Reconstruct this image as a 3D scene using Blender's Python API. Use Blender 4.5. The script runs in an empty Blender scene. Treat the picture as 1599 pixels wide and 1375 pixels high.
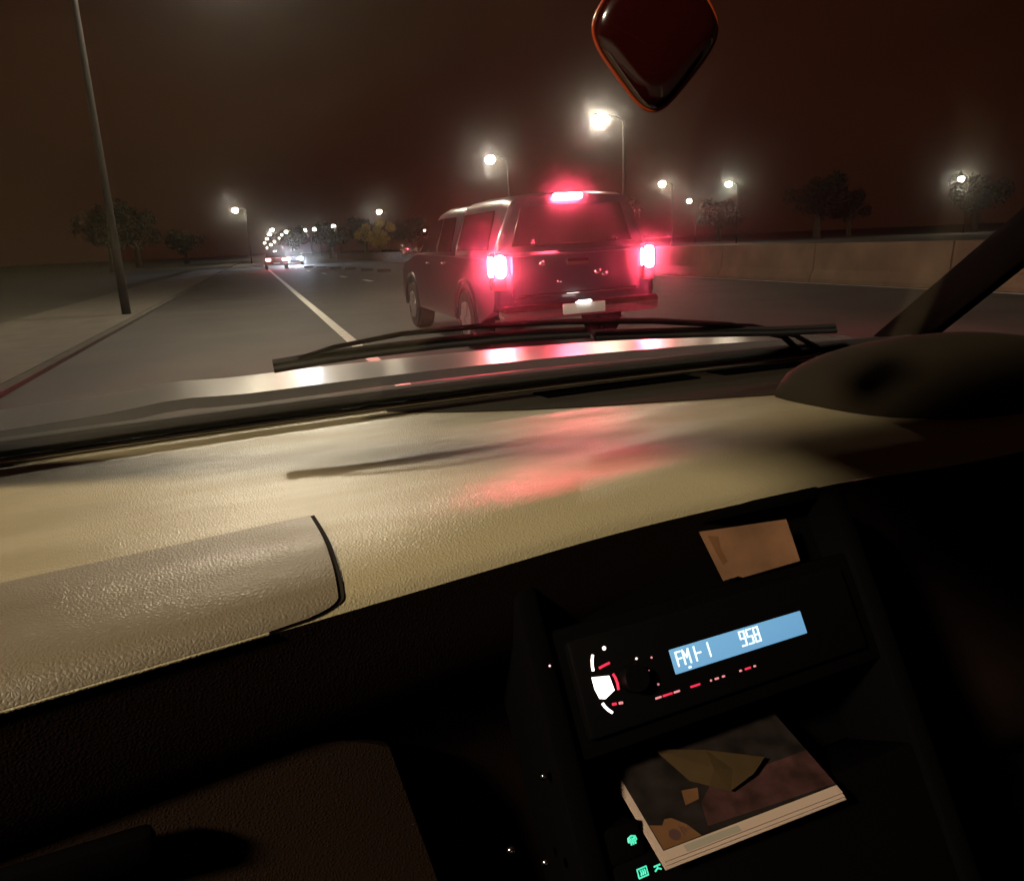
import bpy, bmesh, math, random
from mathutils import Vector, Matrix, Euler
random.seed(11)
R = math.radians
S = bpy.context.scene
COL = S.collection

# ------------------------------------------------------------------ camera
H = 1.23                                     # eye height of the phone, metres above the road
PSI, PITCH, ROLL = R(17.67), R(14.46), R(2.5)
cd = bpy.data.cameras.new('camera'); cam = bpy.data.objects.new('camera', cd); COL.objects.link(cam)
fwd = Vector((math.sin(PSI)*math.cos(PITCH), math.cos(PSI)*math.cos(PITCH), -math.sin(PITCH)))
r0 = Vector((math.cos(PSI), -math.sin(PSI), 0)); u0 = r0.cross(fwd)
rt = r0*math.cos(ROLL) - u0*math.sin(ROLL); up = u0*math.cos(ROLL) + r0*math.sin(ROLL)
cam.matrix_world = Matrix(((rt.x, up.x, -fwd.x, 0), (rt.y, up.y, -fwd.y, 0), (rt.z, up.z, -fwd.z, H), (0, 0, 0, 1)))
cd.sensor_width = 36; cd.lens = 36*1190/1599; cd.clip_start = .01; cd.clip_end = 6000
S.camera = cam

# ------------------------------------------------------------------ night sky
W = bpy.data.worlds.new('World'); S.world = W; W.use_nodes = True
nt = W.node_tree; bg = nt.nodes['Background']
tc = nt.nodes.new('ShaderNodeTexCoord'); mp = nt.nodes.new('ShaderNodeMapping'); mp.inputs['Scale'].default_value = (1.2, 1.2, 3.5)
nz = nt.nodes.new('ShaderNodeTexNoise'); nz.inputs['Scale'].default_value = 1.3; nz.inputs['Detail'].default_value = 3
cr = nt.nodes.new('ShaderNodeValToRGB')
cr.color_ramp.elements[0].position = .32; cr.color_ramp.elements[0].color = (.0085, .0022, .0011, 1)
cr.color_ramp.elements[1].position = .72; cr.color_ramp.elements[1].color = (.018, .0050, .0020, 1)
nt.links.new(tc.outputs['Generated'], mp.inputs['Vector']); nt.links.new(mp.outputs[0], nz.inputs['Vector'])
nt.links.new(nz.outputs['Fac'], cr.inputs[0]); nt.links.new(cr.outputs[0], bg.inputs['Color'])
bg.inputs['Strength'].default_value = 1.0
S.view_settings.view_transform = 'Standard'; S.view_settings.look = 'None'
S.view_settings.exposure = 0; S.view_settings.gamma = 1; S.view_settings.use_curve_mapping = False
S.render.engine = 'CYCLES'
cy = S.cycles
cy.use_denoising = True; cy.transparent_max_bounces = 24; cy.max_bounces = 6; cy.sample_clamp_indirect = 8
cy.caustics_reflective = False; cy.caustics_refractive = False; cy.volume_bounces = 0
LAMP = 700.0                                # lens radiance of the street lamps (they are the light of the scene)
LAMPCOL = (1.0, .86, .62)

# ------------------------------------------------------------------ materials
def mat(name, col=(.5, .5, .5), rough=.5, metal=0, spec=.5, coat=0, emit=None, es=0, grain=None, bump=0, bscale=100, var=0):
    m = bpy.data.materials.new(name); m.use_nodes = True; n = m.node_tree.nodes; l = m.node_tree.links
    b = n['Principled BSDF']
    b.inputs['Base Color'].default_value = (*col, 1); b.inputs['Roughness'].default_value = rough
    b.inputs['Metallic'].default_value = metal; b.inputs['Specular IOR Level'].default_value = spec
    b.inputs['Coat Weight'].default_value = coat; b.inputs['Coat Roughness'].default_value = .06
    if emit: b.inputs['Emission Color'].default_value = (*emit, 1); b.inputs['Emission Strength'].default_value = es
    t = n.new('ShaderNodeTexCoord')
    if var:
        z = n.new('ShaderNodeTexNoise'); z.inputs['Scale'].default_value = grain or 5; z.inputs['Detail'].default_value = 6
        r_ = n.new('ShaderNodeValToRGB')
        r_.color_ramp.elements[0].position = .3; r_.color_ramp.elements[1].position = .7
        r_.color_ramp.elements[0].color = (*[c*(1-var) for c in col], 1); r_.color_ramp.elements[1].color = (*[min(1, c*(1+var)) for c in col], 1)
        l.new(t.outputs['Object'], z.inputs['Vector']); l.new(z.outputs['Fac'], r_.inputs[0]); l.new(r_.outputs[0], b.inputs['Base Color'])
    if bump:
        z = n.new('ShaderNodeTexNoise'); z.inputs['Scale'].default_value = bscale; z.inputs['Detail'].default_value = 4
        k = n.new('ShaderNodeBump'); k.inputs['Strength'].default_value = bump; k.inputs['Distance'].default_value = .002
        l.new(t.outputs['Object'], z.inputs['Vector']); l.new(z.outputs['Fac'], k.inputs['Height']); l.new(k.outputs[0], b.inputs['Normal'])
    return m

def leather(name, col, rough=.42, spec=.5):
    """moulded dashboard skin: pebbled voronoi grain, wipe marks in the gloss"""
    m = mat(name, col, rough, spec=spec); n = m.node_tree.nodes; l = m.node_tree.links; b = n['Principled BSDF']
    t = n.new('ShaderNodeTexCoord')
    v = n.new('ShaderNodeTexVoronoi'); v.feature = 'DISTANCE_TO_EDGE'; v.inputs['Scale'].default_value = 300
    w = n.new('ShaderNodeTexNoise'); w.inputs['Scale'].default_value = 260; w.inputs['Detail'].default_value = 3
    mx = n.new('ShaderNodeMath'); mx.operation = 'MULTIPLY_ADD'; mx.inputs[1].default_value = 2.2
    k = n.new('ShaderNodeBump'); k.inputs['Strength'].default_value = .55; k.inputs['Distance'].default_value = .0006
    l.new(t.outputs['Object'], v.inputs['Vector']); l.new(t.outputs['Object'], w.inputs['Vector'])
    l.new(v.outputs['Distance'], mx.inputs[0]); l.new(w.outputs['Fac'], mx.inputs[2]); l.new(mx.outputs[0], k.inputs['Height']); l.new(k.outputs[0], b.inputs['Normal'])
    z = n.new('ShaderNodeTexNoise'); z.inputs['Scale'].default_value = 5; z.inputs['Detail'].default_value = 5
    mp_ = n.new('ShaderNodeMapping'); mp_.inputs['Scale'].default_value = (1, 3, 1)
    mr = n.new('ShaderNodeMapRange'); mr.inputs[1].default_value = .3; mr.inputs[2].default_value = .7; mr.inputs[3].default_value = rough-.10; mr.inputs[4].default_value = rough+.12
    l.new(t.outputs['Object'], mp_.inputs['Vector']); l.new(mp_.outputs[0], z.inputs['Vector']); l.new(z.outputs['Fac'], mr.inputs[0]); l.new(mr.outputs[0], b.inputs['Roughness'])
    return m

M = {}
M['asphalt'] = mat('asphalt', (.026, .023, .021), .75, spec=.3, grain=.7, var=.45, bump=.6, bscale=60)
M['paint'] = mat('road_paint', (.42, .41, .38), .6, grain=6, var=.25)
M['verge'] = mat('verge_soil', (.016, .015, .009), .95, grain=.6, var=.4)
M['paving'] = mat('paving', (.05, .042, .032), .9, grain=2, var=.3)
M['concrete'] = mat('concrete', (.075, .05, .03), .9, grain=1.5, var=.3, bump=.5, bscale=30)
M['kerb'] = mat('kerb_stone', (.06, .056, .05), .95, spec=.05, grain=4, var=.2)
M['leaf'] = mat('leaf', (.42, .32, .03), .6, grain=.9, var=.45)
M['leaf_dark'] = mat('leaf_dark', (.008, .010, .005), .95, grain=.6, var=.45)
M['bark'] = mat('bark', (.06, .045, .03), .9)
M['steel'] = mat('dark_painted_steel', (.012, .011, .010), .8, spec=.1, metal=.0, grain=3, var=.2)
M['lamp'] = mat('lamp_lens', (.9, .9, .85), .3, emit=LAMPCOL, es=LAMP)
M['lamp_far'] = mat('lamp_lens_far', (.9, .9, .85), .3, emit=LAMPCOL, es=420)
M['lamp_added'] = mat('lamp_lens_added', (.9, .9, .85), .3, emit=LAMPCOL, es=1250)
M['lamp_key'] = mat('lamp_lens_key', (.9, .9, .85), .3, emit=LAMPCOL, es=1250)
M['dash'] = leather('dash_skin', (.195, .160, .095), .42, .6)
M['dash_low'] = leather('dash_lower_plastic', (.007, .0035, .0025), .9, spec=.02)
M['lid'] = leather('lid_skin', (.095, .074, .048), .44, .6)
M['knee_lid'] = leather('knee_box_skin', (.011, .0055, .003), .8, spec=.05)
M['panel'] = mat('dark_dash_panel', (.014, .010, .006), .85, spec=.04)  # instrument hood, and the wedge whose darkness stands for shade
M['black'] = mat('black_plastic', (.0013, .0011, .0011), .95, spec=.0)
M['gloss_black'] = mat('gloss_black', (.0014, .0012, .0012), .4, spec=.05)
M['rubber'] = mat('rubber', (.010, .009, .009), .7, spec=.2)
M['seam'] = mat('seam_gap', (.012, .010, .008), .9, spec=.05)
M['trim'] = mat('screen_trim', (.45, .43, .40), .3, metal=.8)
M['bonnet'] = mat('bonnet_paint', (.07, .067, .066), .29, spec=.4, metal=0, coat=.0, grain=14, var=.06)
M['lining'] = mat('roof_fabric', (.16, .14, .11), .95, spec=.1, bump=.3, bscale=400)
M['truck'] = mat('truck_paint', (.018, .018, .024), .34, metal=.15, coat=.35)
M['truck_glass'] = mat('tinted_glass', (.010, .008, .009), .06, spec=.6, coat=.3)
M['chrome'] = mat('chrome', (.75, .73, .72), .12, metal=1)
M['tyre'] = mat('tyre_rubber', (.012, .012, .012), .8, bump=.4, bscale=50)
M['rim'] = mat('alloy', (.42, .41, .42), .3, metal=.9)
M['brake'] = mat('lit_brake_lens', (.5, .02, .03), .2, emit=(1, .06, .11), es=1500)
M['tail_red'] = mat('red_lens', (.35, .015, .02), .15, coat=.5)
M['high_brake'] = mat('lit_high_brake_lens', (.5, .02, .03), .2, emit=(1, .06, .11), es=900)
M['plate'] = mat('number_plate', (.45, .44, .43), .4)
M['plate_lamp'] = mat('plate_lamp_lens', (.9, .9, .9), .3, emit=(1, .95, .9), es=18)
M['head'] = mat('lit_headlamp', (.9, .9, .9), .2, emit=(.78, .87, 1), es=3200)
M['tail_far'] = mat('lit_tail_lens', (.5, .05, .05), .2, emit=(1, .12, .12), es=300)
M['car_dark'] = mat('dark_car_paint', (.03, .03, .035), .3, coat=.6)
M['car_red'] = mat('red_car_paint', (.12, .02, .02), .3, coat=.6)
M['red_glow'] = mat('red_backlight', (.2, .01, .02), .5, emit=(1, .03, .10), es=.75)
M['pink_glow'] = mat('pink_backlight', (.3, .1, .12), .5, emit=(1, .35, .38), es=.55)
M['white_glow'] = mat('white_backlight', (.6, .5, .5), .5, emit=(1, .86, .86), es=2.6)
M['dot_glow'] = mat('dim_backlight', (.4, .3, .3), .5, emit=(1, .7, .72), es=.9)
M['lcd'] = mat('lcd_screen', (.05, .1, .15), .3, emit=(.115, .30, .52), es=1.0)
M['lcd_text'] = mat('lcd_text', (.3, .4, .4), .4, emit=(.80, 1, 1), es=1.15)
M['green'] = mat('green_backlight', (.05, .2, .15), .5, emit=(.02, .62, .38), es=1.0)
M['paper'] = mat('paper', (.20, .145, .115), .85, spec=.06)
M['card'] = mat('orange_card', (.085, .042, .022), .85, spec=.06, grain=14, var=.35)
M['print_dark'] = mat('print_dark', (.006, .004, .0035), .85, spec=.06, grain=40, var=.6)
M['print_brown'] = mat('print_brown', (.06, .027, .011), .85, spec=.06, grain=25, var=.25)
M['print_wine'] = mat('print_wine', (.02, .008, .007), .85, spec=.06, grain=40, var=.6)
M['tint'] = mat('grey_print', (.13, .115, .09), .85, spec=.06)
M['ochre'] = mat('ochre_paper', (.022, .013, .005), .85, spec=.06, grain=12, var=.2)
M['ink'] = mat('ink', (.03, .012, .01), .5)
M['cord'] = mat('cord_thread', (.05, .02, .015), .9)

DUST = 4.0
def glass_mat():
    m = bpy.data.materials.new('windscreen_glass'); m.use_nodes = True; n = m.node_tree.nodes; l = m.node_tree.links
    n.remove(n['Principled BSDF']); out = n['Material Output']
    t = n.new('ShaderNodeBsdfTransparent'); g = n.new('ShaderNodeBsdfGlossy'); g.inputs['Roughness'].default_value = .11
    f = n.new('ShaderNodeLayerWeight'); pw = n.new('ShaderNodeMath'); pw.operation = 'POWER'; pw.inputs[1].default_value = 5
    f5 = n.new('ShaderNodeMath'); f5.operation = 'MULTIPLY_ADD'; f5.inputs[1].default_value = .95; f5.inputs[2].default_value = .020
    l.new(f.outputs['Facing'], pw.inputs[0]); l.new(pw.outputs[0], f5.inputs[0])
    mx = n.new('ShaderNodeMixShader'); l.new(f5.outputs[0], mx.inputs[0]); l.new(t.outputs[0], mx.inputs[1]); l.new(g.outputs[0], mx.inputs[2])
    l.new(mx.outputs[0], out.inputs['Surface'])
    v = n.new('ShaderNodeVolumeScatter'); v.inputs['Density'].default_value = DUST; v.inputs['Anisotropy'].default_value = .990   # dust and grease in the pane: halos round the lamps
    l.new(v.outputs[0], out.inputs['Volume']); return m
M['glass'] = glass_mat()

def ornament_mat():
    m = mat('red_resin', (.014, .0012, .001), .12, coat=.8)
    b = m.node_tree.nodes['Principled BSDF']
    b.inputs['Subsurface Weight'].default_value = .15; b.inputs['Subsurface Radius'].default_value = (.02, .004, .002); b.inputs['Subsurface Scale'].default_value = .5
    return m
M['ornament'] = ornament_mat()
M['ornament_rim'] = mat('orange_resin_rim', (.22, .03, .008), .22, coat=.5)

# ------------------------------------------------------------------ helpers
def link(name, bm, m, parent=None, smooth=True, angle=40, kind=None):
    me = bpy.data.meshes.new(name); bmesh.ops.recalc_face_normals(bm, faces=bm.faces) if bm.faces else None
    bm.to_mesh(me); bm.free()
    if smooth:
        me.shade_smooth(); me.set_sharp_from_angle(angle=R(angle))
    me.materials.append(m)
    o = bpy.data.objects.new(name, me); COL.objects.link(o)
    if parent: o.parent = parent
    if kind: o['kind'] = kind
    return o
def empty(name, loc=(0, 0, 0), rz=0):
    o = bpy.data.objects.new(name, None); COL.objects.link(o); o.location = loc; o.rotation_euler = (0, 0, rz); o.empty_display_size = .2
    return o
def tag(o, label, cat, group=None):
    o['label'] = label; o['category'] = cat
    if group: o['group'] = group
    return o
def box(bm, c, s, rot=None, bev=0, seg=2):
    r = bmesh.ops.create_cube(bm, size=1)
    vs = r['verts']
    mtx = Matrix.Translation(c) @ (rot.to_4x4() if rot is not None else Matrix.Identity(4)) @ Matrix.Diagonal((*s, 1))
    bmesh.ops.transform(bm, matrix=mtx, verts=vs)
    if bev:
        es = list({e for v in vs for e in v.link_edges})
        bmesh.ops.bevel(bm, geom=es, offset=bev, segments=seg, affect='EDGES', profile=.5)
    return bm
def cyl(bm, p, q, r1, r2=None, n=16):
    p, q = Vector(p), Vector(q); d = q-p; r2 = r1 if r2 is None else r2
    r = bmesh.ops.create_cone(bm, cap_ends=True, segments=n, radius1=r1, radius2=r2, depth=d.length)
    bmesh.ops.transform(bm, matrix=Matrix.Translation((p+q)/2) @ d.to_track_quat('Z', 'Y').to_matrix().to_4x4(), verts=r['verts'])
    return bm
def tube(bm, pts, rad, n=8):
    pts = [Vector(p) for p in pts]; rings = []
    for i, p in enumerate(pts):
        d = (pts[min(i+1, len(pts)-1)] - pts[max(i-1, 0)]).normalized()
        a = d.orthogonal().normalized() if not rings else (pa - d*pa.dot(d)).normalized()
        pa = a; b = d.cross(a); rr = rad[i] if isinstance(rad, (list, tuple)) else rad
        rings.append([bm.verts.new(p + (a*math.cos(2*math.pi*k/n) + b*math.sin(2*math.pi*k/n))*rr) for k in range(n)])
    for a, b in zip(rings, rings[1:]):
        for k in range(n): bm.faces.new((a[k], a[(k+1) % n], b[(k+1) % n], b[k]))
    bm.faces.new(rings[0][::-1]); bm.faces.new(rings[-1])
    return bm
def prism(bm, poly, x0, x1, axis='x'):
    """poly (y,z) pushed from x0 to x1"""
    f = (lambda x, a, b: (x, a, b)) if axis == 'x' else (lambda x, a, b: (a, x, b)) if axis == 'y' else (lambda x, a, b: (a, b, x))
    A = [bm.verts.new(f(x0, *p)) for p in poly]; B = [bm.verts.new(f(x1, *p)) for p in poly]; n = len(poly)
    bm.faces.new(A[::-1]); bm.faces.new(B)
    for i in range(n): bm.faces.new((A[i], A[(i+1) % n], B[(i+1) % n], B[i]))
    return bm
def grid(bm, fn, nu, nv):
    V = [[bm.verts.new(fn(i/nu, j/nv)) for j in range(nv+1)] for i in range(nu+1)]
    for i in range(nu):
        for j in range(nv): bm.faces.new((V[i][j], V[i+1][j], V[i+1][j+1], V[i][j+1]))
    return V
def slab(fn, nu, nv, thick):
    """a sheet fn(u,v)->(point, normal) with real thickness"""
    bm = bmesh.new()
    T = grid(bm, lambda u, v: fn(u, v)[0], nu, nv)
    Bk = grid(bm, lambda u, v: fn(u, v)[0] - fn(u, v)[1]*thick, nu, nv)
    for i in range(nu):
        for j in (0, nv):
            bm.faces.new((T[i][j], T[i+1][j], Bk[i+1][j], Bk[i][j]))
    for j in range(nv):
        for i in (0, nu):
            bm.faces.new((T[i][j], T[i][j+1], Bk[i][j+1], Bk[i][j]))
    return bm
def kids(o): return [c for c in bpy.data.objects if c.parent == o]
def copy_tree(o, parent=None):
    c = o.copy(); COL.objects.link(c)
    if parent: c.parent = parent
    for ch in kids(o): copy_tree(ch, c)
    return c

# ------------------------------------------------------------------ ground
def sheet(name, poly, z, m):
    bm = bmesh.new(); bm.faces.new([bm.verts.new((x, y, z)) for x, y in poly]); o = link(name, bm, m, smooth=False); o['kind'] = 'structure'; return o
sheet('ground', [(-2500, -200), (2500, -200), (2500, 4000), (-2500, 4000)], -.06, M['verge'])
sheet('road', [(-2.5, -60), (60, -60), (60, 1600), (-2.5, 1600)], 0, M['asphalt'])
sheet('lane_line', [(1.15, -20), (1.30, -20), (1.12, 95), (.97, 95)], .004, M['paint'])
for i, (x, y) in enumerate([(4.41, 32.5), (4.12, 39.2), (3.85, 47), (3.55, 56), (3.2, 66)]):
    sheet('lane_dash', [(x-.10, y-1.1), (x+.10, y-1.1), (x+.06, y+1.1), (x-.14, y+1.1)], .004, M['paint'])
# kerb on the left and its pavement
bm = bmesh.new(); box(bm, (-2.55, 70, -.03), (.16, 260, .16), bev=.015); o = link('kerb', bm, M['kerb']); o['kind'] = 'structure'
bm = bmesh.new(); box(bm, (-3.95, 70, -.05), (2.62, 260, .19)); o = link('pavement', bm, M['paving'], smooth=False); o['kind'] = 'structure'
# painted kerb blocks of the island across the junction
first = None
for i, (x, y) in enumerate([(6.96, 44.4), (6.5, 48.0), (6.01, 52.4), (5.45, 56.6), (4.9, 61.5), (4.3, 67)]):
    if first is None:
        bm = bmesh.new(); box(bm, (0, 0, .07), (.75, .22, .18), bev=.03); first = o = link('kerb_block', bm, M['kerb'])
    else: o = first.copy(); COL.objects.link(o)
    o.location = (x, y, 0); o.rotation_euler = (0, 0, R(-15))
    tag(o, ['pale kerb block nearest the front of the pickup', 'second pale kerb block from the front of the pickup', 'third pale kerb block from the front of the pickup', 'fourth pale kerb block from the front of the pickup', 'fifth pale kerb block from the front of the pickup', 'farthest pale kerb block in the row beyond the lane dashes'][i], 'kerb block', 'kerb blocks of the traffic island')
# concrete barrier on the right
bar = tag(empty('concrete_barrier', (13.2, 0, 0)), 'low brown concrete barrier along the far right side of the road behind the pickup', 'barrier')
prof = [(.22, -.02), (.22, .08), (.12, .30), (.075, .92), (-.075, .92), (-.12, .30), (-.22, .08), (-.22, -.02)]
bm = bmesh.new(); prism(bm, prof, 0, 3.97, 'y'); seg0 = link('barrier_block', bm, M['concrete'], bar, smooth=False); seg0.location = (0, 0, 0)
for k in range(1, 34):
    o = seg0.copy(); COL.objects.link(o); o.parent = bar; o.location = (random.uniform(-.012, .012), k*4-4, 0)
seg0.location = (0, -4, 0)
sheet('edge_line', [(12.62, 0), (12.76, 0), (12.76, 130), (12.62, 130)], .004, M['paint'])
sheet('verge', [(13.5, -60), (60, -60), (60, 1600), (13.5, 1600)], .005, M['verge'])

# ------------------------------------------------------------------ trees
def make_tree(name, h, w, leaf, mleaf, n):
    root = empty(name)
    bm = bmesh.new(); tube(bm, [(0, 0, -.1), (.05, .02, h*.25), (-.04, .05, h*.5), (.02, 0, h*.8)], [w*.07, w*.05, w*.035, .02])
    for k in range(5):
        a = k*1.3; tube(bm, [(0, 0, h*.3+.05*k*h), (math.cos(a)*w*.2, math.sin(a)*w*.2, h*.5+.05*k*h), (math.cos(a)*w*.36, math.sin(a)*w*.36, h*.6+.05*k*h)], [w*.03, w*.02, .01], 5)
    link('trunk', bm, M['bark'], root)
    bm = bmesh.new()
    cl = [(Vector((random.gauss(0, w*.22), random.gauss(0, w*.22), h*random.uniform(.36, .92))), w*random.uniform(.12, .24)) for _ in range(16)]
    for k in range(n):
        c, r = random.choice(cl); d = Vector((random.gauss(0, 1), random.gauss(0, 1), random.gauss(0, .8))).normalized()*r*random.uniform(.55, 1.05)
        p = c+d; a = Vector((random.gauss(0, 1), random.gauss(0, 1), random.gauss(0, 1))).normalized(); b = a.orthogonal().normalized(); s = leaf*random.uniform(.6, 1.3)
        bm.faces.new([bm.verts.new(p+a*s), bm.verts.new(p+b*s*.5), bm.verts.new(p-a*s), bm.verts.new(p-b*s*.5)])
    link('crown', bm, mleaf, root, smooth=False)
    return root
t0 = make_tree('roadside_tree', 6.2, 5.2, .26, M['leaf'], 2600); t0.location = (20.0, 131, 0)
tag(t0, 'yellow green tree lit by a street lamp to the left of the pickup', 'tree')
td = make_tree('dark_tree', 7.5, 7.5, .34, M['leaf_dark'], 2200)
spots = [(14, 150, .9), (9, 190, 1.0), (30, 150, 1.1), (28, 205, 1.2), (43, 140, 1.2), (58, 150, 1.0), (66, 136, 1.25), (83, 128, 1.1), (92, 112, 1.3), (104, 118, 1.0), (118, 104, 1.25), (128, 92, 1.1),
         (-16, 104, 1.0), (-19, 150, 1.2), (-13.5, 180, 1.0)]
tl = {0: 'dark tree far down the road under the distant lamps', 12: 'dark tree beside the pavement on the left'}
for i, (x, y, s) in enumerate(spots):
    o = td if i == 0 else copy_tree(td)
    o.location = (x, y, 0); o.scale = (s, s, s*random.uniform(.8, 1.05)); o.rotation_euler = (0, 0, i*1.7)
    left = i >= 12
    ORD = ['first', 'second', 'third', 'fourth', 'fifth', 'sixth', 'seventh', 'eighth']
    if left: lb = 'dark tree beyond the left pavement, %s of its row from the camera' % ORD[sorted(q[1] for q in spots[12:]).index(y)]
    elif i < 4: lb = ['dark tree down the road between the lane line and the pickup', 'dark tree farthest down the road under the distant lamps', 'dark tree down the road just left of the pickup', 'tall dark tree down the road behind the pickup cab'][i]
    else: lb = 'dark tree beyond the barrier, %s from the left of its row' % ORD[i-4]
    tag(o, lb, 'tree',
        'dark trees along the left pavement' if left else 'dark trees far beyond the road')

# ------------------------------------------------------------------ street lamps
def make_lamp(lens_mat, arm=1.4, r=.27, Z=7.5):
    """origin at the pole foot, the lens hangs at (-arm, 0, Z)"""
    root = empty('street_lamp')
    bm = bmesh.new(); tube(bm, [(0, 0, -.1), (0, 0, 3), (0, 0, Z+.05)], [.10, .08, .055], 10); link('pole', bm, M['steel'], root)
    bm = bmesh.new(); tube(bm, [(0, 0, Z+.0), (-arm*.3, 0, Z+.22), (-arm*.75, 0, Z+.28)], [.045, .04, .035], 8); link('arm', bm, M['steel'], root)
    bm = bmesh.new(); box(bm, (-arm, 0, Z+.27), (.60, .34, .14), bev=.06); link('lamp_head', bm, M['steel'], root)
    bm = bmesh.new(); rr = bmesh.ops.create_uvsphere(bm, u_segments=16, v_segments=10, radius=r)
    bmesh.ops.transform(bm, matrix=Matrix.Translation((-arm, 0, Z+.03)) @ Matrix.Diagonal((1.0, .95, .80, 1)), verts=rr['verts'])
    link('lens', bm, lens_mat, root)
    return root
lampN = make_lamp(M['lamp'], r=.36); lampF = make_lamp(M['lamp_far'], r=.40)
near = [(18.74, 40.6, 'large bright street lamp nearest the pickup, its pole behind the right end of its roof'),
        (18.11, 59.3, 'bright street lamp right above the roof of the pickup'),
        (59.98, 90.4, 'bright street lamp on the right above the low barrier')]
for i, (x, y, lb) in enumerate(near):
    o = lampN if i == 0 else copy_tree(lampN)
    o.location = (x+1.4, y, 0); tag(o, lb, 'street lamp', 'street lamps along the right of the road' if i < 2 else 'street lamps beyond the barrier')
key = make_lamp(M['lamp_key'], arm=3.1, r=.32, Z=8.3); key.location = (-2.9, 19.5, 0); key.rotation_euler = (0, 0, math.pi)
tag(key, 'tall street lamp at the left kerb that lights the dashboard', 'street lamp')
side = make_lamp(M['lamp_added'], arm=1.4, r=.55); side.location = (-9.44, -3.85, 0); side.rotation_euler = (0, 0, math.pi)  # unseen lamp added to light the console, booklet and dash edge
tag(side, 'unseen street lamp added behind the left pavement to light the dashboard and booklet', 'street lamp')
far = [(21.6, 138, 'street lamp over the yellow green tree'), (20.5, 206.8, 'single distant street lamp left of the yellow green tree'),
       (17.3, 229.6, 'left one of two close distant street lamps'), (15.3, 239.4, 'right one of two close distant street lamps'),
       (63.75, 299, 'small distant street lamp just left of the pickup windscreen'), (48.9, 88, 'small street lamp right of the pickup, before the brighter one'),
       (78.5, 131, 'faint small street lamp low between two others on the right'), (98.7, 90, 'street lamp farthest to the right beyond the barrier'), (-1.7, 121, 'lone street lamp straight down the road on the left')]
# left and right of a close pair swap with distance
far[2] = (17.3, 229.6, 'rightward lamp of the two close distant street lamps'); far[3] = (15.3, 239.4, 'leftward lamp of the two close distant street lamps')
for i, (x, y, lb) in enumerate(far):
    o = lampF if i == 0 else copy_tree(lampF)
    o.location = (x+1.4, y, 0); tag(o, lb, 'street lamp', 'distant street lamps')
for x, y in [(10.3, 246), (10.6, 287), (10.95, 343), (11.5, 426), (12.5, 563), (14.3, 830), (5.7, 222), (5.97, 271), (6.4, 347), (7.2, 470)]:
    o = copy_tree(lampF); o.location = (x+1.4, y, 0)
    tag(o, 'tiny street lamp in the merging rows at the end of the road', 'street lamp', 'street lamps at the end of the road')

# ------------------------------------------------------------------ distant cars
def make_car(paint, lit):
    root = empty('car'); hw = .86
    bm = bmesh.new()
    poly = [(0, .35), (0, .85), (.15, .95), (.6, .98), (3.2, .95), (4.2, .82), (4.4, .6), (4.4, .35)]
    prism(bm, poly, -hw, hw); bmesh.ops.bevel(bm, geom=bm.edges[:], offset=.06, segments=2, affect='EDGES'); link('body', bm, paint, root)
    bm = bmesh.new(); prism(bm, [(.3, .96), (.75, 1.42), (2.0, 1.46), (2.9, .96)], -.7, .7)
    for v in bm.verts:
        if v.co.z < 1.2: v.co.x *= 1.12
    bmesh.ops.bevel(bm, geom=bm.edges[:], offset=.05, segments=2, affect='EDGES'); link('cabin', bm, M['truck_glass'], root)
    for x in (-.8, .8):
        for y in (.85, 3.55):
            bm = bmesh.new(); cyl(bm, (x-.1, y, .31), (x+.1, y, .31), .31); link('wheel', bm, M['tyre'], root)
    for x in (-.64, .64):
        bm = bmesh.new(); box(bm, (x, 4.38, .68), (.34, .10, .17), bev=.04); link('headlight', bm, M['head'] if lit == 'front' else M['chrome'], root)
        bm = bmesh.new(); box(bm, (x, .02, .78), (.32, .08, .16), bev=.03); link('tail_light', bm, M['tail_far'] if lit == 'rear' else M['tail_red'], root)
    bm = bmesh.new(); box(bm, (0, -.01, .5), (.5, .03, .11)); link('number_plate', bm, M['plate'], root, smooth=False)
    return root
c1 = make_car(M['car_dark'], 'front'); c1.location = (4.1, 88, 0); c1.rotation_euler = (0, 0, math.pi-.03)
tag(c1, 'oncoming car with dazzling white headlights far down the road', 'car')
c2 = make_car(M['car_red'], 'rear'); c2.location = (1.75, 66, 0)
tag(c2, 'red car far down the lane with glowing tail lights', 'car')

# ------------------------------------------------------------------ pickup
TS = 1.0375
pk = tag(empty('pickup_truck', (3.385, 7.94, 0), .017), 'dark double cab pickup with a canopy and glowing red brake lights', 'pickup'); pk.scale = (TS*1.05, TS, TS); pk.rotation_euler.y = R(-1.0)
L = 4.98; hw = .885
def arch(yc, r, n=9): return [(yc+r*math.cos(math.pi*k/n), .36+r*math.sin(math.pi*k/n)) for k in range(n+1)]
poly = [(.06, .46), (.04, .62), (.03, 1.07), (.06, 1.10), (3.75, 1.11), (4.7, 1.03), (4.95, .90), (5.0, .62), (4.95, .38)]
poly += [(4.58, .36)] + arch(4.12, .43)[0:] + [(3.66, .36)] + [(1.62, .38)] + arch(1.16, .43) + [(.70, .40)]
bm = bmesh.new(); prism(bm, poly, -hw, hw)
bmesh.ops.bevel(bm, geom=[e for e in bm.edges if abs(abs(e.verts[0].co.x)-hw) < 1e-4 and abs(e.verts[0].co.x-e.verts[1].co.x) < 1e-4], offset=.055, segments=3, affect='EDGES')
for v in bm.verts:                                         # a barrelled flank
    v.co.x *= 1 - .05*max(0, (v.co.z-.80)/.3)**2*.6 - .04*max(0, (v.co.y-4.3)/.7)
body = link('body', bm, M['truck'], pk)
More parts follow.
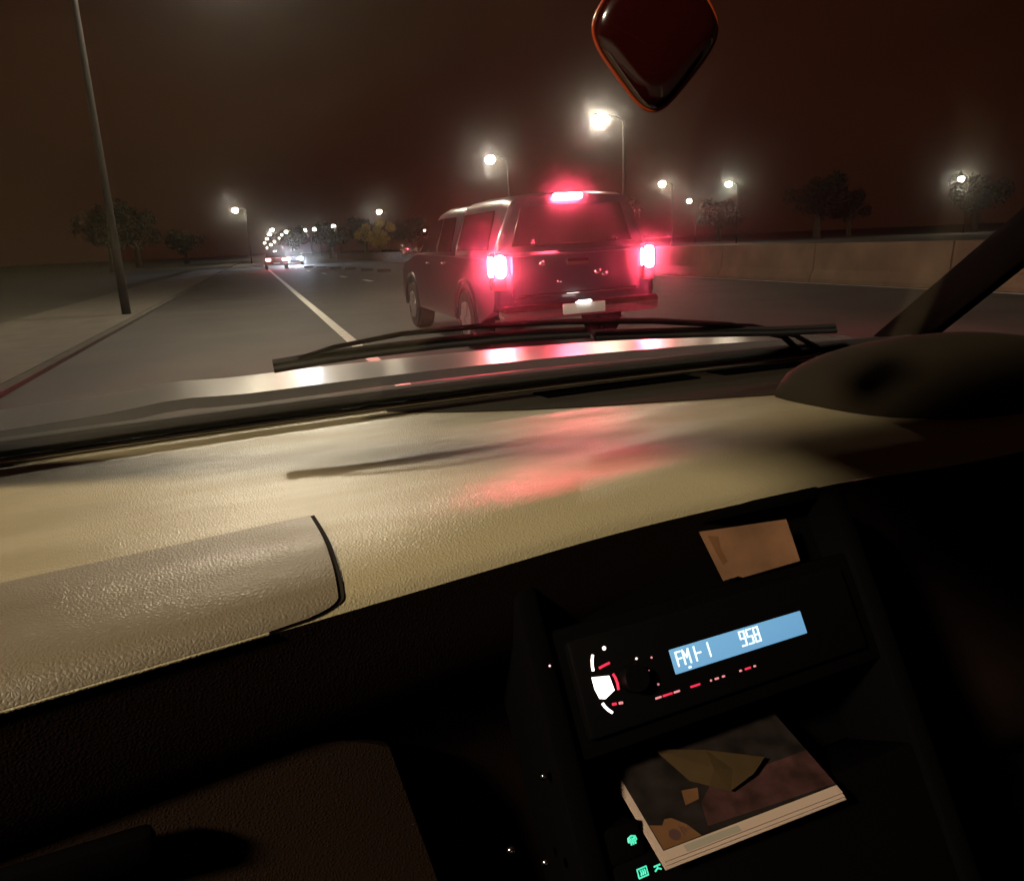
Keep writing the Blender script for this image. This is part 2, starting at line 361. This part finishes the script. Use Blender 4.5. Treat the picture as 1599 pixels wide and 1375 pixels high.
def loft(secs):
    bm = bmesh.new(); rings = []
    for y, pr in secs:
        row = [(-x, z) for x, z in pr[:-1]] + [pr[-1]] + [(x, z) for x, z in pr[:-1]][::-1]
        rings.append([bm.verts.new((x, y, z)) for x, z in row])
    for a, b in zip(rings, rings[1:]):
        for k in range(len(a)-1): bm.faces.new((a[k], a[k+1], b[k+1], b[k]))
    bm.faces.new(rings[0]); bm.faces.new(rings[-1][::-1])
    return bm
def prof_(top, wb=.845, wr=.655, zb=1.09):
    h = top-zb
    return [(wb, zb), (wb-.02, zb+h*.2), (wr+.03, zb+h*.80), (wr, zb+h*.89), (wr-.06, zb+h*.955), (wr*.5, top-.008), (0, top)]
can = link('canopy', loft([(.10, prof_(1.60, .80, .58)), (.13, prof_(1.665, .83, .63)), (.30, prof_(1.70)), (1.0, prof_(1.71)), (1.62, prof_(1.70)), (1.66, prof_(1.67, .83, .63))]), M['truck'], pk)
cab = link('cab', loft([(1.70, prof_(1.66, .83, .63)), (1.76, prof_(1.69, .845, .65)), (2.6, prof_(1.70, .85, .65)), (3.05, prof_(1.665, .85, .64)), (3.5, prof_(1.36, .845, .72)), (3.92, prof_(1.155, .83, .75))]), M['truck'], pk)
def side_pt(s, y, t, off):
    wb, wr, zb, top = .825, .69, 1.135, 1.565
    return Vector((s*(wb+(wr-wb)*t+off), y, zb+(top-zb)*t))
def side_win(name, quad, s, parent):
    """quad: (y, t) corners, a slightly proud pane on the raked flank"""
    def fn(u, v):
        a, b, c, d = quad
        y = (a[0]*(1-u)+b[0]*u)*(1-v) + (d[0]*(1-u)+c[0]*u)*v; t = (a[1]*(1-u)+b[1]*u)*(1-v)+(d[1]*(1-u)+c[1]*u)*v
        return side_pt(s, y, t, .03), Vector((s, 0, .2)).normalized()
    return link(name, slab(fn, 4, 4, .02), M['truck_glass'], parent)
for s in (-1, 1):
    side_win('side_window', [(.30, .02), (1.52, .02), (1.50, .95), (.40, .95)], s, can)
    side_win('side_window', [(1.82, .0), (2.50, .0), (2.50, .97), (1.95, .95)], s, cab)
    side_win('side_window', [(2.60, .0), (3.50, .0), (3.08, .92), (2.60, .97)], s, cab)
    bm = bmesh.new(); box(bm, (s*1.02, 3.42, 1.20), (.22, .11, .17), bev=.035); box(bm, (s*.90, 3.44, 1.13), (.10, .05, .04)); link('wing_mirror', bm, M['chrome'], pk)
    for y in (2.02, 2.88):
        bm = bmesh.new(); box(bm, (s*.895, y, 1.0), (.035, .16, .03), bev=.012); link('door_handle', bm, M['chrome'], pk)
    for yc in (1.16, 4.12):
        bm = bmesh.new(); pts = [(s*(hw-.015), yc+.455*math.cos(math.pi*k/12), .36+.455*math.sin(math.pi*k/12)) for k in range(13)]
        tube(bm, pts, .035, 8); link('wheel_arch', bm, M['truck'], pk)
        w = bpy.data.objects.new('wheel', None); COL.objects.link(w); w.parent = pk; w.location = (s*.77, yc, .365)
        bm = bmesh.new(); cyl(bm, (-.12, 0, 0), (.12, 0, 0), .365, n=32); bmesh.ops.bevel(bm, geom=[e for e in bm.edges if abs(e.verts[0].co.x-e.verts[1].co.x) < 1e-5], offset=.035, segments=2, affect='EDGES'); link('tyre', bm, M['tyre'], w)
        bm = bmesh.new(); cyl(bm, (s*.05, 0, 0), (s*.127, 0, 0), .22, .20, n=32)
        for k in range(6):
            a = k*math.pi/3; box(bm, (s*.128, .12*math.cos(a), .12*math.sin(a)), (.018, .17, .05), Euler((a, 0, 0)).to_matrix())
        link('rim', bm, M['rim'], w)
# rear
bm = bmesh.new(); box(bm, (0, .015, .855), (1.40, .05, .42), bev=.02); tg = link('tailgate', bm, M['truck'], pk)
bm = bmesh.new(); box(bm, (0, -.015, .98), (.24, .03, .075), bev=.012); link('tailgate_handle', bm, M['chrome'], tg)
bm = bmesh.new(); box(bm, (0, -.012, .66), (1.30, .012, .022), bev=.004); link('tailgate_moulding', bm, M['chrome'], tg)
bm = bmesh.new(); box(bm, (0, -.04, .50), (1.72, .20, .17), bev=.04); bp = link('rear_bumper', bm, M['chrome'], pk)
bm = bmesh.new(); box(bm, (0, -.150, .50), (.46, .016, .11), bev=.005); link('number_plate', bm, M['plate'], bp)
bm = bmesh.new(); box(bm, (0, -.165, .572), (.14, .03, .016), bev=.004); link('plate_lamp', bm, M['plate_lamp'], bp)
bm = bmesh.new()
rw = [(-.66, .085, 1.165), (.66, .085, 1.165), (.54, .105, 1.56), (-.54, .105, 1.56)]
def fnr(u, v):
    a, b, c, d = [Vector(q) for q in rw]; p = (a*(1-u)+b*u)*(1-v)+(d*(1-u)+c*u)*v
    return p + Vector((0, -.018*(1-(2*u-1)**2)-.006, 0)), Vector((0, -1, .05)).normalized()
bm.free(); rwin = link('rear_window', slab(fnr, 8, 4, .02), M['truck_glass'], can)
bm = bmesh.new(); tube(bm, [(-.16, .055, 1.175), (.16, .055, 1.175)], .014); link('window_handle', bm, M['chrome'], can)
bm = bmesh.new(); box(bm, (-.035, .095, 1.645), (.30, .07, .058), bev=.02); link('high_brake_light', bm, M['high_brake'], can)
for s in (-1, 1):
    bm = bmesh.new(); box(bm, (s*.82, .10, .925), (.135, .21, .40), bev=.03); tl_ = link('tail_light', bm, M['tail_red'], pk)
    bm = bmesh.new(); box(bm, (s*.820, .10, .975), (.145, .235, .28), bev=.065, seg=5); link('brake_lamp', bm, M['brake'], tl_)
    bm = bmesh.new(); box(bm, (s*.62, 4.93, .80), (.36, .14, .18), bev=.04); link('headlight', bm, M['chrome'], pk)
for x, z, r in ((-.38, .98, .024), (.22, .86, .028), (-.20, .79, .022), (.30, .83, .026)):  # chrome beads added to imitate scattered glints on the tailgate
    bm = bmesh.new(); q = bmesh.ops.create_uvsphere(bm, u_segments=12, v_segments=8, radius=r); bmesh.ops.transform(bm, matrix=Matrix.Translation((x, -.012, z)) @ Matrix.Diagonal((1.3, .6, 1, 1)), verts=q['verts']); link('tailgate_glint', bm, M['chrome'], tg)
for x in (-.45, .45):  # latch beads added at the rear window for their glints
    bm = bmesh.new(); q = bmesh.ops.create_uvsphere(bm, u_segments=12, v_segments=8, radius=.025); bmesh.ops.translate(bm, verts=q['verts'], vec=(x, .05, 1.195)); link('glint_latch', bm, M['chrome'], can)
bm = bmesh.new(); tube(bm, [(.5, .5, .33), (.5, .0, .33)], .035); link('exhaust_pipe', bm, M['chrome'], pk)

# ------------------------------------------------------------------ our own car
me_ = tag(empty('car_interior', (0, 0, 0), R(6.2)), 'car the photo is taken from, its beige dashboard lit through the windscreen', 'car')
def Z(z): return H+z
def bow(x): return .085*(1-((x-.56)/1.05)**2)              # the screen foot bows forward in the middle
XL, XR = -.46, 1.62
def lipshift(x): return .0 + .135*(x-.10) if x < .75 else .088
PROF = [(1.0, -.283), (.72, -.276), (.45, -.266), (.28, -.257), (.13, -.251), (.07, -.2535), (.032, -.2595), (.010, -.268), (.0, -.279)]
def dash_pt(x, k):
    """k runs 0..len-1 along the profile"""
    i = min(int(k), len(PROF)-2); f = k-i
    P = lambda j: PROF[max(0, min(len(PROF)-1, j))]
    def cr_(a, b, c, d, t): return .5*((2*b)+(-a+c)*t+(2*a-5*b+4*c-d)*t*t+(-a+3*b-3*c+d)*t*t*t)
    w = cr_(P(i-1)[0], P(i)[0], P(i+1)[0], P(i+2)[0], f); z = cr_(P(i-1)[1], P(i)[1], P(i+1)[1], P(i+2)[1], f)
    y0 = .565+lipshift(x); y1 = 1.265+bow(x)
    t = min(1, max(0, (x-.30)/.75)); t = t*t*(3-2*t); q = max(0, (.55-w)/.55); z -= .036*t*q*q
    return Vector((x, y0+(y1-y0)*w, Z(z)))
def dash_n(x, k):
    a = dash_pt(x, min(k+.05, len(PROF)-1)) - dash_pt(x, max(k-.05, 0)); n = a.cross(Vector((1, 0, 0))).normalized()
    return n if n.z > -.7 and (n.z > 0 or n.y < 0) else -n
NK = len(PROF)-1
bm = bmesh.new(); grid(bm, lambda u, v: dash_pt(XL+(XR-XL)*u, NK*v), 60, 66); dash = link('dashboard', bm, M['dash'], me_, angle=80)
def k_at(w):
    for i in range(len(PROF)-1):
        if PROF[i][0] >= w >= PROF[i+1][0] and i < len(PROF)-1: return i + (PROF[i][0]-w)/(PROF[i][0]-PROF[i+1][0])
    return 8
# airbag lid: a rounded-corner sheet 3 mm proud of the skin, with a dark gap round it
KT, KB = k_at(.225), 7.75
def lid(u, v, grow=0.0, off=.003):
    k = KT-grow*6+(KB-KT+grow*16)*v; x1 = .103+grow - .010*v
    r = .10                                                   # corner rounding at the lower right end
    if v > 1-r*1.6: x1 -= .055*(1-math.sqrt(max(0, 1-((v-(1-r*1.6))/(r*1.6))**2)))
    x = -.40-grow+(x1+.40+grow)*u
    n = dash_n(x, k); return dash_pt(x, k)+n*off, n
link('airbag_lid', slab(lambda u, v: lid(u, v), 40, 40, .006), M['lid'], dash, angle=80)
link('lid_gap', slab(lambda u, v: lid(u, v, .005, .0012), 40, 40, .004), M['seam'], dash, angle=80)
bm = bmesh.new(); tube(bm, [lid(u/30, 1, .0, .002)[0]+Vector((0, -.001, -.001)) for u in range(31)], .0013, 6); link('lid_edge', bm, M['dash'], dash)
# dark wedge imitating the shadow band by the screen, with added slots
link('shadow_band_panel', slab(lambda u, v: (dash_pt(.34+1.2*u, k_at(.955-(.02+.47*min(1, u*2.0)**.75)*v))+Vector((0, 0, .0018)), Vector((0, 0, 1))), 40, 8, .004), M['panel'], dash)
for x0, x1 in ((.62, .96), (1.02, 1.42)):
    link('shadow_band_slot', slab(lambda u, v: (dash_pt(x0+(x1-x0)*u, k_at(.90-.08*v))+Vector((0, 0, .0045)), Vector((0, 0, 1))), 24, 3, .004), M['black'], dash)
# lower fascia
bm = bmesh.new()
LOW = [(.0, -.279), (.02, -.37), (.05, -.42), (.075, -.47), (.09, -.60), (.06, -.80), (.20, -1.0)]
def low(u, v):
    x = XL+(XR-XL)*u; k = v*(len(LOW)-1); i = min(int(k), len(LOW)-2); f = k-i
    w = LOW[i][0]*(1-f)+LOW[i+1][0]*f; z = LOW[i][1]*(1-f)+LOW[i+1][1]*f; return Vector((x, .565+lipshift(x)+w*.70, Z(z) - .036*(lambda t: t*t*(3-2*t))(min(1, max(0, (x-.30)/.75)))))
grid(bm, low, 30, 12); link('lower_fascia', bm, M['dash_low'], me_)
# lid on the fascia, standing in for a form taken for a knee
def knee_lid(u, v):
    x0, x1 = -.36, .13+.055*v; x = x0+(x1-x0)*u; z = -.40-.30*v
    return Vector((x, .580+.135*x-.034*v, Z(z-.035*max(0, (u-.8)/.2)**2*(1-v)))), Vector((0, -1, .1)).normalized()
gb = link('knee_box', slab(lambda u, v: knee_lid(u, v), 24, 16, .03), M['knee_lid'], me_)
bm = bmesh.new(); box(bm, (-.12, .55, Z(-.42)), (.12, .02, .03), bev=.008); link('knee_box_handle', bm, M['black'], gb)

def binn(u, v):
    a = 2*math.pi*u; X = math.copysign(abs(math.cos(a))**.75, math.cos(a))*v; Y = math.copysign(abs(math.sin(a))**.75, math.sin(a))*v
    b = dash_pt(1.20+.30*X, k_at(.34+.26*Y)); h = .085*max(0, 1-v*v)**.5
    return b+Vector((0, 0, h+.001)), Vector((0, 0, 1))
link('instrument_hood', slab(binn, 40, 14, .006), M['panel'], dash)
# windscreen, its trim, cowl, bonnet
TILT = R(37)
def ws(x, t, off=0):                                       # t metres up the glass
    n = Vector((0, -math.sin(TILT), -math.cos(TILT))); sx = (x-.58)*(1-.16*t)+.58
    p = Vector((sx, 1.27+bow(x)*(1-.5*t)-t*math.cos(TILT), Z(-.279)+t*math.sin(TILT))); return p - n*off, -n
link('windscreen', slab(lambda u, v: (ws(XL+(XR-XL)*u, -.01+1.16*v, .002)[0], ws(0, 0)[1]), 30, 16, .005), M['glass'], me_)
bm = bmesh.new(); tube(bm, [ws(XL+(XR-XL)*k/40, .012, -.008)[0] for k in range(41)], .0035, 8); link('screen_trim', bm, M['trim'], me_)
bm = bmesh.new(); tube(bm, [ws(XL+(XR-XL)*k/40, .026, .006)[0] for k in range(41)], .012, 8); link('screen_seal', bm, M['rubber'], me_)
def cowl(u, v):
    x = XL+(XR-XL)*u; return Vector((x, 1.272+bow(x)+.16*v, Z(-.272+.012*math.sin(math.pi*v)-.004*v))), Vector((0, 0, 1))
link('cowl_panel', slab(cowl, 30, 6, .03), M['rubber'], me_)
def hood(u, v):
    x = XL+.02+(XR-XL-.04)*u; c = 1-((x-.58)/1.04)**2
    return Vector((x, 1.43+bow(x)+.86*v, Z(-.268+.018*c-.052*v-.08*v**4 + .008*math.exp(-((x-.0)/.08)**2)))), Vector((0, 0, 1))
link('bonnet', slab(hood, 44, 24, .02), M['bonnet'], me_)
# wipers
def wiper(path, hgt, armpath):
    root = bpy.data.objects.new('wiper', None); COL.objects.link(root); root.parent = me_
    bm = bmesh.new(); tube(bm, [ws(x, t, hgt)[0] for x, t in path], .0055, 6)
    for v in list(bm.verts): pass
    tube(bm, [ws(x, t, hgt+.010)[0] for x, t in path], .0075, 6); link('blade', bm, M['rubber'], root)
    bm = bmesh.new(); tube(bm, [ws(x, t, h_)[0] for x, t, h_ in armpath], [.003+.005*k/len(armpath) for k in range(len(armpath))], 8); link('arm', bm, M['black'], root)
wiper([(.128, .172), (.20, .182), (.28, .188), (.40, .192), (.55, .190), (.70, .178)], .006,
      [(.165, .186, .014), (.22, .202, .018), (.33, .216, .022), (.48, .214, .024), (.65, .203, .024), (.85, .178, .024), (1.05, .138, .022), (1.22, .08, .016), (1.30, .02, .0)])
wiper([(.72, .165), (.86, .150), (1.0, .135), (1.18, .112), (1.34, .10)], .006,
      [(1.02, .145, .022), (1.12, .12, .026), (1.26, .07, .02), (1.36, .02, .0)])
# pillars, roof lining, doors
for s, xb, xt in ((-1, XL, -.30), (1, XR, 1.46)):
    bm = bmesh.new(); tube(bm, [(xb+s*.03, 1.36, Z(-.30)), ((xb+xt)/2+s*.03, .86, Z(.09)), (xt+s*.03, .36, Z(.44))], [.05, .045, .045], 10); link('windscreen_pillar', bm, M['black'], me_)
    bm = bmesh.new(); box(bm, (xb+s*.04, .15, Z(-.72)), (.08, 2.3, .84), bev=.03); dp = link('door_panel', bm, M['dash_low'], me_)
    bm = bmesh.new(); box(bm, (xb-s*.03, .25, Z(-.56)), (.07, .55, .06), bev=.02); link('armrest', bm, M['dash_low'], dp)
link('roof_lining', slab(lambda u, v: (Vector((-.36+1.88*u, .37-1.9*v, Z(.44+.03*math.sin(math.pi*u)+.03*math.sin(math.pi*min(1, v*1.4))))), Vector((0, 0, 1))), 12, 10, -.03), M['lining'], me_)
bm = bmesh.new(); box(bm, (.49, -.2, Z(-1.02)), (1.9, 2.2, .05)); link('cabin_floor', bm, M['black'], me_, smooth=False)

# ------------------------------------------------------------------ centre stack: a face leaning 30 degrees
TA = R(30)
SV = Vector((0, math.sin(TA), math.cos(TA))); SN = Vector((0, -math.cos(TA), math.sin(TA))); SP = Vector((0, .575, Z(-.35)))
SROT = Matrix(((1, 0, 0), (0, SV.y, SN.y), (0, SV.z, SN.z))).to_3x3()      # columns x, up the face, out of the face
def stp(x, s, o=0): return Vector((x, SP.y, SP.z)) + SV*s + SN*o
def sbox(bm, x0, x1, s0, s1, o0, o1, bev=0): return box(bm, stp((x0+x1)/2, (s0+s1)/2, (o0+o1)/2), (x1-x0, s1-s0, o1-o0), SROT, bev)
SL, SR = .275, .665
con = bpy.data.objects.new('centre_console', None); COL.objects.link(con); con.parent = me_
bm = bmesh.new(); sbox(bm, SL, SR, -.118, .000, -.06, -.004, .004); link('console_face', bm, M['black'], con)
bm = bmesh.new(); sbox(bm, SL, SR, .066, .080, -.06, -.012, .004); link('console_cap', bm, M['black'], con)
bm = bmesh.new(); sbox(bm, SL, SR, .0, .072, -.06, -.040, .0); link('upper_tray_back', bm, M['black'], con)
bm = bmesh.new(); sbox(bm, SL, SR, -.42, -.207, -.10, -.004, .004); sbox(bm, SL, .3235, -.207, -.178, -.10, -.0045, .002); link('heater_face', bm, M['black'], con)
bm = bmesh.new(); sbox(bm, SL, SR, -.2065, -.1185, -.12, -.1005, .0); link('cubby_back', bm, M['black'], con)
for x in (SL-.006, SR+.006):
    bm = bmesh.new(); sbox(bm, x-.012, x+.012, -.42, .072, -.10, .004, .006); link('console_cheek', bm, M['black'], con)
# radio
rad = bpy.data.objects.new('radio', None); COL.objects.link(rad); rad.parent = me_
bm = bmesh.new(); sbox(bm, .296, .640, -.102, -.012, -.03, .004, .004); link('radio_face', bm, M['gloss_black'], rad)
bm = bmesh.new(); sbox(bm, .3990, .5660, -.0690, -.0455, .003, .0050, .0008); link('display', bm, M['lcd'], rad)
def strokes(segs, x0, s0, w, h, th, o, m, name='display_text', slant=0):
    bm = bmesh.new()
    for (ax, ay), (bx, by) in segs:
        a = stp(x0+ax*w, s0+ay*h, o); b = stp(x0+bx*w, s0+by*h, o); d = (b-a)
        if d.length < 1e-6: d = SV*th; b = a+d
        c = (a+b)/2; y = d.normalized(); x = y.cross(SN).normalized()
        rot = Matrix(((x.x, y.x, SN.x), (x.y, y.y, SN.y), (x.z, y.z, SN.z)))
        box(bm, c, (th, d.length+th, .0008), rot)
    return link(name, bm, m, rad, smooth=False)
def glyph(ch):
    s7 = {'a': ((0, 1), (1, 1)), 'b': ((1, 1), (1, .5)), 'c': ((1, .5), (1, 0)), 'd': ((0, 0), (1, 0)), 'e': ((0, 0), (0, .5)), 'f': ((0, .5), (0, 1)), 'g': ((0, .5), (1, .5))}
    t = {'F': 'aefg', '9': 'abcdfg', '5': 'afgcd', '8': 'abcdefg'}
    if ch in t: return [s7[k] for k in t[ch]]
    if ch == 'M': return [((0, 0), (0, 1)), ((0, 1), (.5, .45)), ((.5, .45), (1, 1)), ((1, 1), (1, 0))]
    if ch == '1': return [((.5, 0), (.5, 1))]
    if ch == '-': return [((.1, .5), (.9, .5))]
TO = .0055
for ch, x, w in (('F', .4045, .0052), ('M', .4125, .0066), ('1', .4232, .006), ('-', .4275, .0055), ('1', .4398, .006)):
    strokes(glyph(ch), x, -.0622, w, .0128, .0015, TO, M['lcd_text'])
for ch, x in (('9', .4826), ('5', .4915), ('8', .5004)): strokes(glyph(ch), x, -.0622, .0056, .0138, .0015, TO, M['lcd_text'])
strokes([((0, 0), (1, 0))], .4155, -.0662, .0012, .01, .0018, TO, M['lcd_text'], 'display_mark')
# lit button cluster round the left dial
def curve_bar(pts, th, m, name):
    bm = bmesh.new(); tube(bm, [stp(x, s, .005) for x, s in pts], th, 6); return link(name, bm, m, rad)
bm = bmesh.new(); prism(bm, [(.3118, -.0490), (.3290, -.0520), (.3305, -.0655), (.3190, -.0705), (.3142, -.0690), (.3118, -.0600)], 0, .003, 'z')
for v in bm.verts: v.co = stp(v.co.x, v.co.y, .003+v.co.z)
link('lit_button', bm, M['white_glow'], rad)
curve_bar([(.3185, -.0300), (.3165, -.0345), (.3152, -.0395), (.3148, -.0440)], .0013, M['white_glow'], 'button_ring')
curve_bar([(.3155, -.0735), (.3172, -.0772), (.3198, -.0808), (.3228, -.0838)], .0013, M['white_glow'], 'button_ring')
curve_bar([(.3338, -.0515), (.3352, -.0555), (.3358, -.0610), (.3350, -.0665)], .0013, M['red_glow'], 'button_ring')
curve_bar([(.3216, -.0430), (.3275, -.0420), (.3332, -.0412)], .0012, M['red_glow'], 'button_legend')
curve_bar([(.3250, -.0770), (.3290, -.0775)], .0013, M['red_glow'], 'button_legend')
curve_bar([(.3320, -.0778), (.3356, -.0783)], .0013, M['pink_glow'], 'button_legend')
bm = bmesh.new(); cyl(bm, stp(.352, -.060, .003), stp(.352, -.060, .016), .0135, .0125, 28); link('volume_knob', bm, M['gloss_black'], rad)
def dot(x, s, r, m, name='indicator'):
    bm = bmesh.new(); q = bmesh.ops.create_uvsphere(bm, u_segments=10, v_segments=6, radius=r); bmesh.ops.translate(bm, verts=q['verts'], vec=stp(x, s, .0045)); return link(name, bm, m, rad)
dot(.332, -.0272, .0019, M['white_glow']); dot(.3623, -.0445, .0013, M['dot_glow']); dot(.3784, -.0475, .0011, M['pink_glow']); dot(.3775, -.0725, .0012, M['pink_glow']); dot(.372, -.058, .0006, M['pink_glow'])
for a, b, m in ((.3705, .3775, 'pink_glow'), (.3790, .3900, 'red_glow'), (.3915, .3985, 'pink_glow'), (.4110, .4225, 'red_glow'), (.4345, .4365, 'pink_glow'), (.4400, .4450, 'pink_glow'), (.4490, .4525, 'pink_glow'),
                (.4705, .4735, 'pink_glow'), (.4775, .4850, 'red_glow'), (.4885, .4915, 'pink_glow')):
    bm = bmesh.new(); sbox(bm, a, b, -.0850, -.0830, .003, .0048, .0005); link('key_legend', bm, M[m], rad)
for k in range(6):
    bm = bmesh.new(); sbox(bm, .366+k*.027, .366+k*.027+.025, -.0985, -.0790, .0, .0036, .001); link('preset_key', bm, M['gloss_black'], rad)
# switch plate beside the radio, heater symbols
bm = bmesh.new(); q = bmesh.ops.create_uvsphere(bm, u_segments=10, v_segments=6, radius=.0011); bmesh.ops.translate(bm, verts=q['verts'], vec=stp(.2735, -.0288, .006)); link('alarm_light', bm, M['dot_glow'], con)
def hstrokes(segs, x0, s0, w, h, th, m, name):
    bm = bmesh.new()
    for pts in segs: tube(bm, [stp(x0+a*w, s0+b*h, -.002) for a, b in pts], th, 5)
    return link(name, bm, m, con)
wav = lambda x: [(x+.06*math.sin(t*1.6), .15+.14*t) for t in range(6)]
hstrokes([[(.0, .55), (.08, .9), (.5, 1.05), (.92, .9), (1, .55), (.75, .42), (.25, .42), (0, .55)], wav(.25), wav(.5), wav(.75)], .3085, -.1965, .0085, .0080, .00085, M['green'], 'screen_heat_symbol')
hstrokes([[(0, 0), (0, 1), (1, 1), (1, 0), (0, 0)], [(.28, .2), (.36, .5), (.28, .8)], [(.5, .2), (.58, .5), (.5, .8)], [(.72, .2), (.8, .5), (.72, .8)]], .3098, -.2225, .0095, .0070, .00085, M['green'], 'rear_heat_symbol')
hstrokes([[(0, 0), (.5, .4), (1, 0)], [(0, .8), (1, .8)], [(.5, .2), (.5, .8)]], .3265, -.2225, .0066, .0048, .0008, M['green'], 'fan_symbol')
for x, s in ((.2045, -.1658), (.2322, -.1851), (.2493, -.119)):
    bm = bmesh.new(); q = bmesh.ops.create_uvsphere(bm, u_segments=14, v_segments=8, radius=.004); bmesh.ops.translate(bm, verts=q['verts'], vec=stp(x, s, -.012)); link('trim_screw', bm, M['chrome'], con)

# ------------------------------------------------------------------ papers
bk = tag(empty('booklet', (0, 0, 0)), 'thin booklet with a dark picture cover and white lower edge lying in the console tray', 'booklet')
bk.matrix_world = Matrix.Rotation(R(6.2), 4, 'Z') @ Matrix.Translation((.327, .45, Z(-.527))) @ Matrix.Rotation(R(14.3), 4, 'X') @ Matrix.Rotation(R(-3), 4, 'Z')
def bsheet(name, poly, z0, z1, m, parent=bk):
    bm = bmesh.new(); prism(bm, poly, z0, z1, 'z'); return link(name, bm, m, parent, smooth=False)
bsheet('back_page', [(.0, .0), (.205, .004), (.205, .13), (.0, .13)], -.0035, -.0025, M['paper'])
bsheet('inner_page', [(.0012, .0025), (.205, .0062), (.205, .13), (.0012, .13)], -.0021, -.0011, M['paper'])
fp = bsheet('front_page', [(.0022, .0052), (.205, .0095), (.205, .13), (.0022, .13)], -.0007, .0003, M['paper'])
bsheet('cover_picture', [(.0060, .0145), (.205, .0185), (.205, .13), (.0060, .13)], .0003, .0006, M['print_dark'], fp)
bsheet('picture_patch', [(.0068, .0150), (.047, .0160), (.040, .030), (.030, .040), (.0230, .0410), (.018, .036), (.0068, .0400)], .0006, .0008, M['print_brown'], fp)
bsheet('picture_patch', [(.058, .022), (.205, .020), (.205, .062), (.085, .058), (.066, .045)], .0006, .0008, M['print_wine'], fp)
bsheet('picture_patch', [(.050, .047), (.066, .049), (.072, .060), (.055, .062)], .0006, .0008, M['print_brown'], fp)
bm = bmesh.new(); cyl(bm, (.024, .0245, .0008), (.024, .0245, .0010), .0055, n=20); link('round_stamp', bm, M['ink'], fp, smooth=False)
for k in range(3): bsheet('printed_line', [(.032+k*.0035, .021+k*.002), (.0335+k*.0035, .021+k*.002), (.0335+k*.0030, .031-k*.002), (.032+k*.003, .031-k*.002)], .0008, .0010, M['ink'], fp)
bsheet('edge_tint', [(.026, .0068), (.085, .0080), (.085, .0140), (.026, .0132)], .0003, .0005, M['tint'], fp)
bm = bmesh.new()
T_ = [(.050, .106, .010), (.098, .088, .0115), (.150, .062, .011), (.128, .050, .010), (.096, .042, .008), (.078, .052, .011), (.064, .064, .009), (.092, .066, .0125), (.112, .062, .009)]
F_ = [(0, 1, 7), (1, 2, 8), (1, 8, 7), (2, 3, 8), (3, 4, 8), (4, 7, 8), (4, 5, 7), (5, 6, 7), (6, 0, 7)]
for dz in (0, -.0006):
    vv = [bm.verts.new((x, y, z+dz)) for x, y, z in T_]
    for f in F_: bm.faces.new([vv[k] for k in f])
yp = tag(link('folded_paper', bm, M['ochre'], None, smooth=False), 'creased ochre paper scrap lying above the dark booklet', 'paper')
yp.matrix_world = bk.matrix_world.copy()
cdp = tag(empty('paper_card'), 'orange brown paper card with a slanted edge in the slot above the radio', 'card')
cdp.matrix_world = Matrix.Rotation(R(6.2), 4, 'Z') @ Matrix.Translation(stp(0, 0, -.010)) @ SROT.to_4x4()
bsheet('card', [(.4835, .0590), (.600, .0510), (.600, .0035), (.5200, .0020), (.5140, .0045), (.4945, .0040)], -.0004, .0006, M['card'], cdp)
bsheet('card_stain', [(.492, .053), (.505, .050), (.503, .036), (.507, .022), (.500, .020), (.496, .034)], .0006, .0008, M['print_brown'], cdp)

# ------------------------------------------------------------------ hanging ornament
orn = tag(empty('hanging_ornament'), 'glossy dark red rounded diamond ornament hanging at the top of the windscreen', 'ornament')
OC = Vector((.416, .60, Z(.172)))
orn.matrix_world = Matrix.Rotation(R(6.2), 4, 'Z') @ Matrix.Translation(OC) @ Matrix.Rotation(R(-22), 4, 'Z')
def sq(t, n=3.2):
    c, s = math.cos(t), math.sin(t); return math.copysign(abs(c)**(2/n), c), math.copysign(abs(s)**(2/n), s)
def cushion(bm, w, h, d, rings=9, nn=56, e=4.2):
    prof = [(math.cos(math.pi*(k/(rings-1)-.5)), math.sin(math.pi*(k/(rings-1)-.5))) for k in range(rings)]
    R_ = []
    for a, b in prof:
        sc = max(a, .001)**.35
        R_.append([bm.verts.new((w*sc*sq(2*math.pi*k/nn, e)[0], d*b, h*sc*sq(2*math.pi*k/nn, e)[1])) for k in range(nn)])
    for p, q in zip(R_, R_[1:]):
        for k in range(nn): bm.faces.new((p[k], p[(k+1) % nn], q[(k+1) % nn], q[k]))
    bm.faces.new(R_[0][::-1]); bm.faces.new(R_[-1])
    rot = Matrix.Diagonal((1, 1, 1.22, 1)) @ Matrix.Rotation(R(-43), 4, 'Y')
    bmesh.ops.transform(bm, matrix=rot, verts=bm.verts)
    return bm
bm = bmesh.new(); cushion(bm, .0440, .0440, .011); ob = link('ornament_body', bm, M['ornament'], orn, angle=60)
bm = bmesh.new(); pts = [Matrix.Diagonal((1, 1, 1.22)) @ Matrix.Rotation(R(-43), 3, 'Y') @ Vector((.0445*sq(2*math.pi*k/48, 4.2)[0], 0, .0445*sq(2*math.pi*k/48, 4.2)[1])) for k in range(49)]
tube(bm, pts, .0015, 8); link('ornament_rim', bm, M['ornament_rim'], orn, angle=60)
bm = bmesh.new(); tube(bm, [(.0, 0, .062), (.004, .01, .12), (.01, .02, .17)], .0012, 6); link('hanging_cord', bm, M['cord'], orn)
bm = bmesh.new(); box(bm, (.44, .60, Z(.375)), (.26, .035, .075), Euler((R(10), 0, R(-12))).to_matrix(), .018, 3); mir = link('rear_view_mirror', bm, M['black'], me_)
bm = bmesh.new(); tube(bm, [(.45, .62, Z(.40)), (.46, .60, Z(.44))], .008); link('mirror_stem', bm, M['black'], mir)
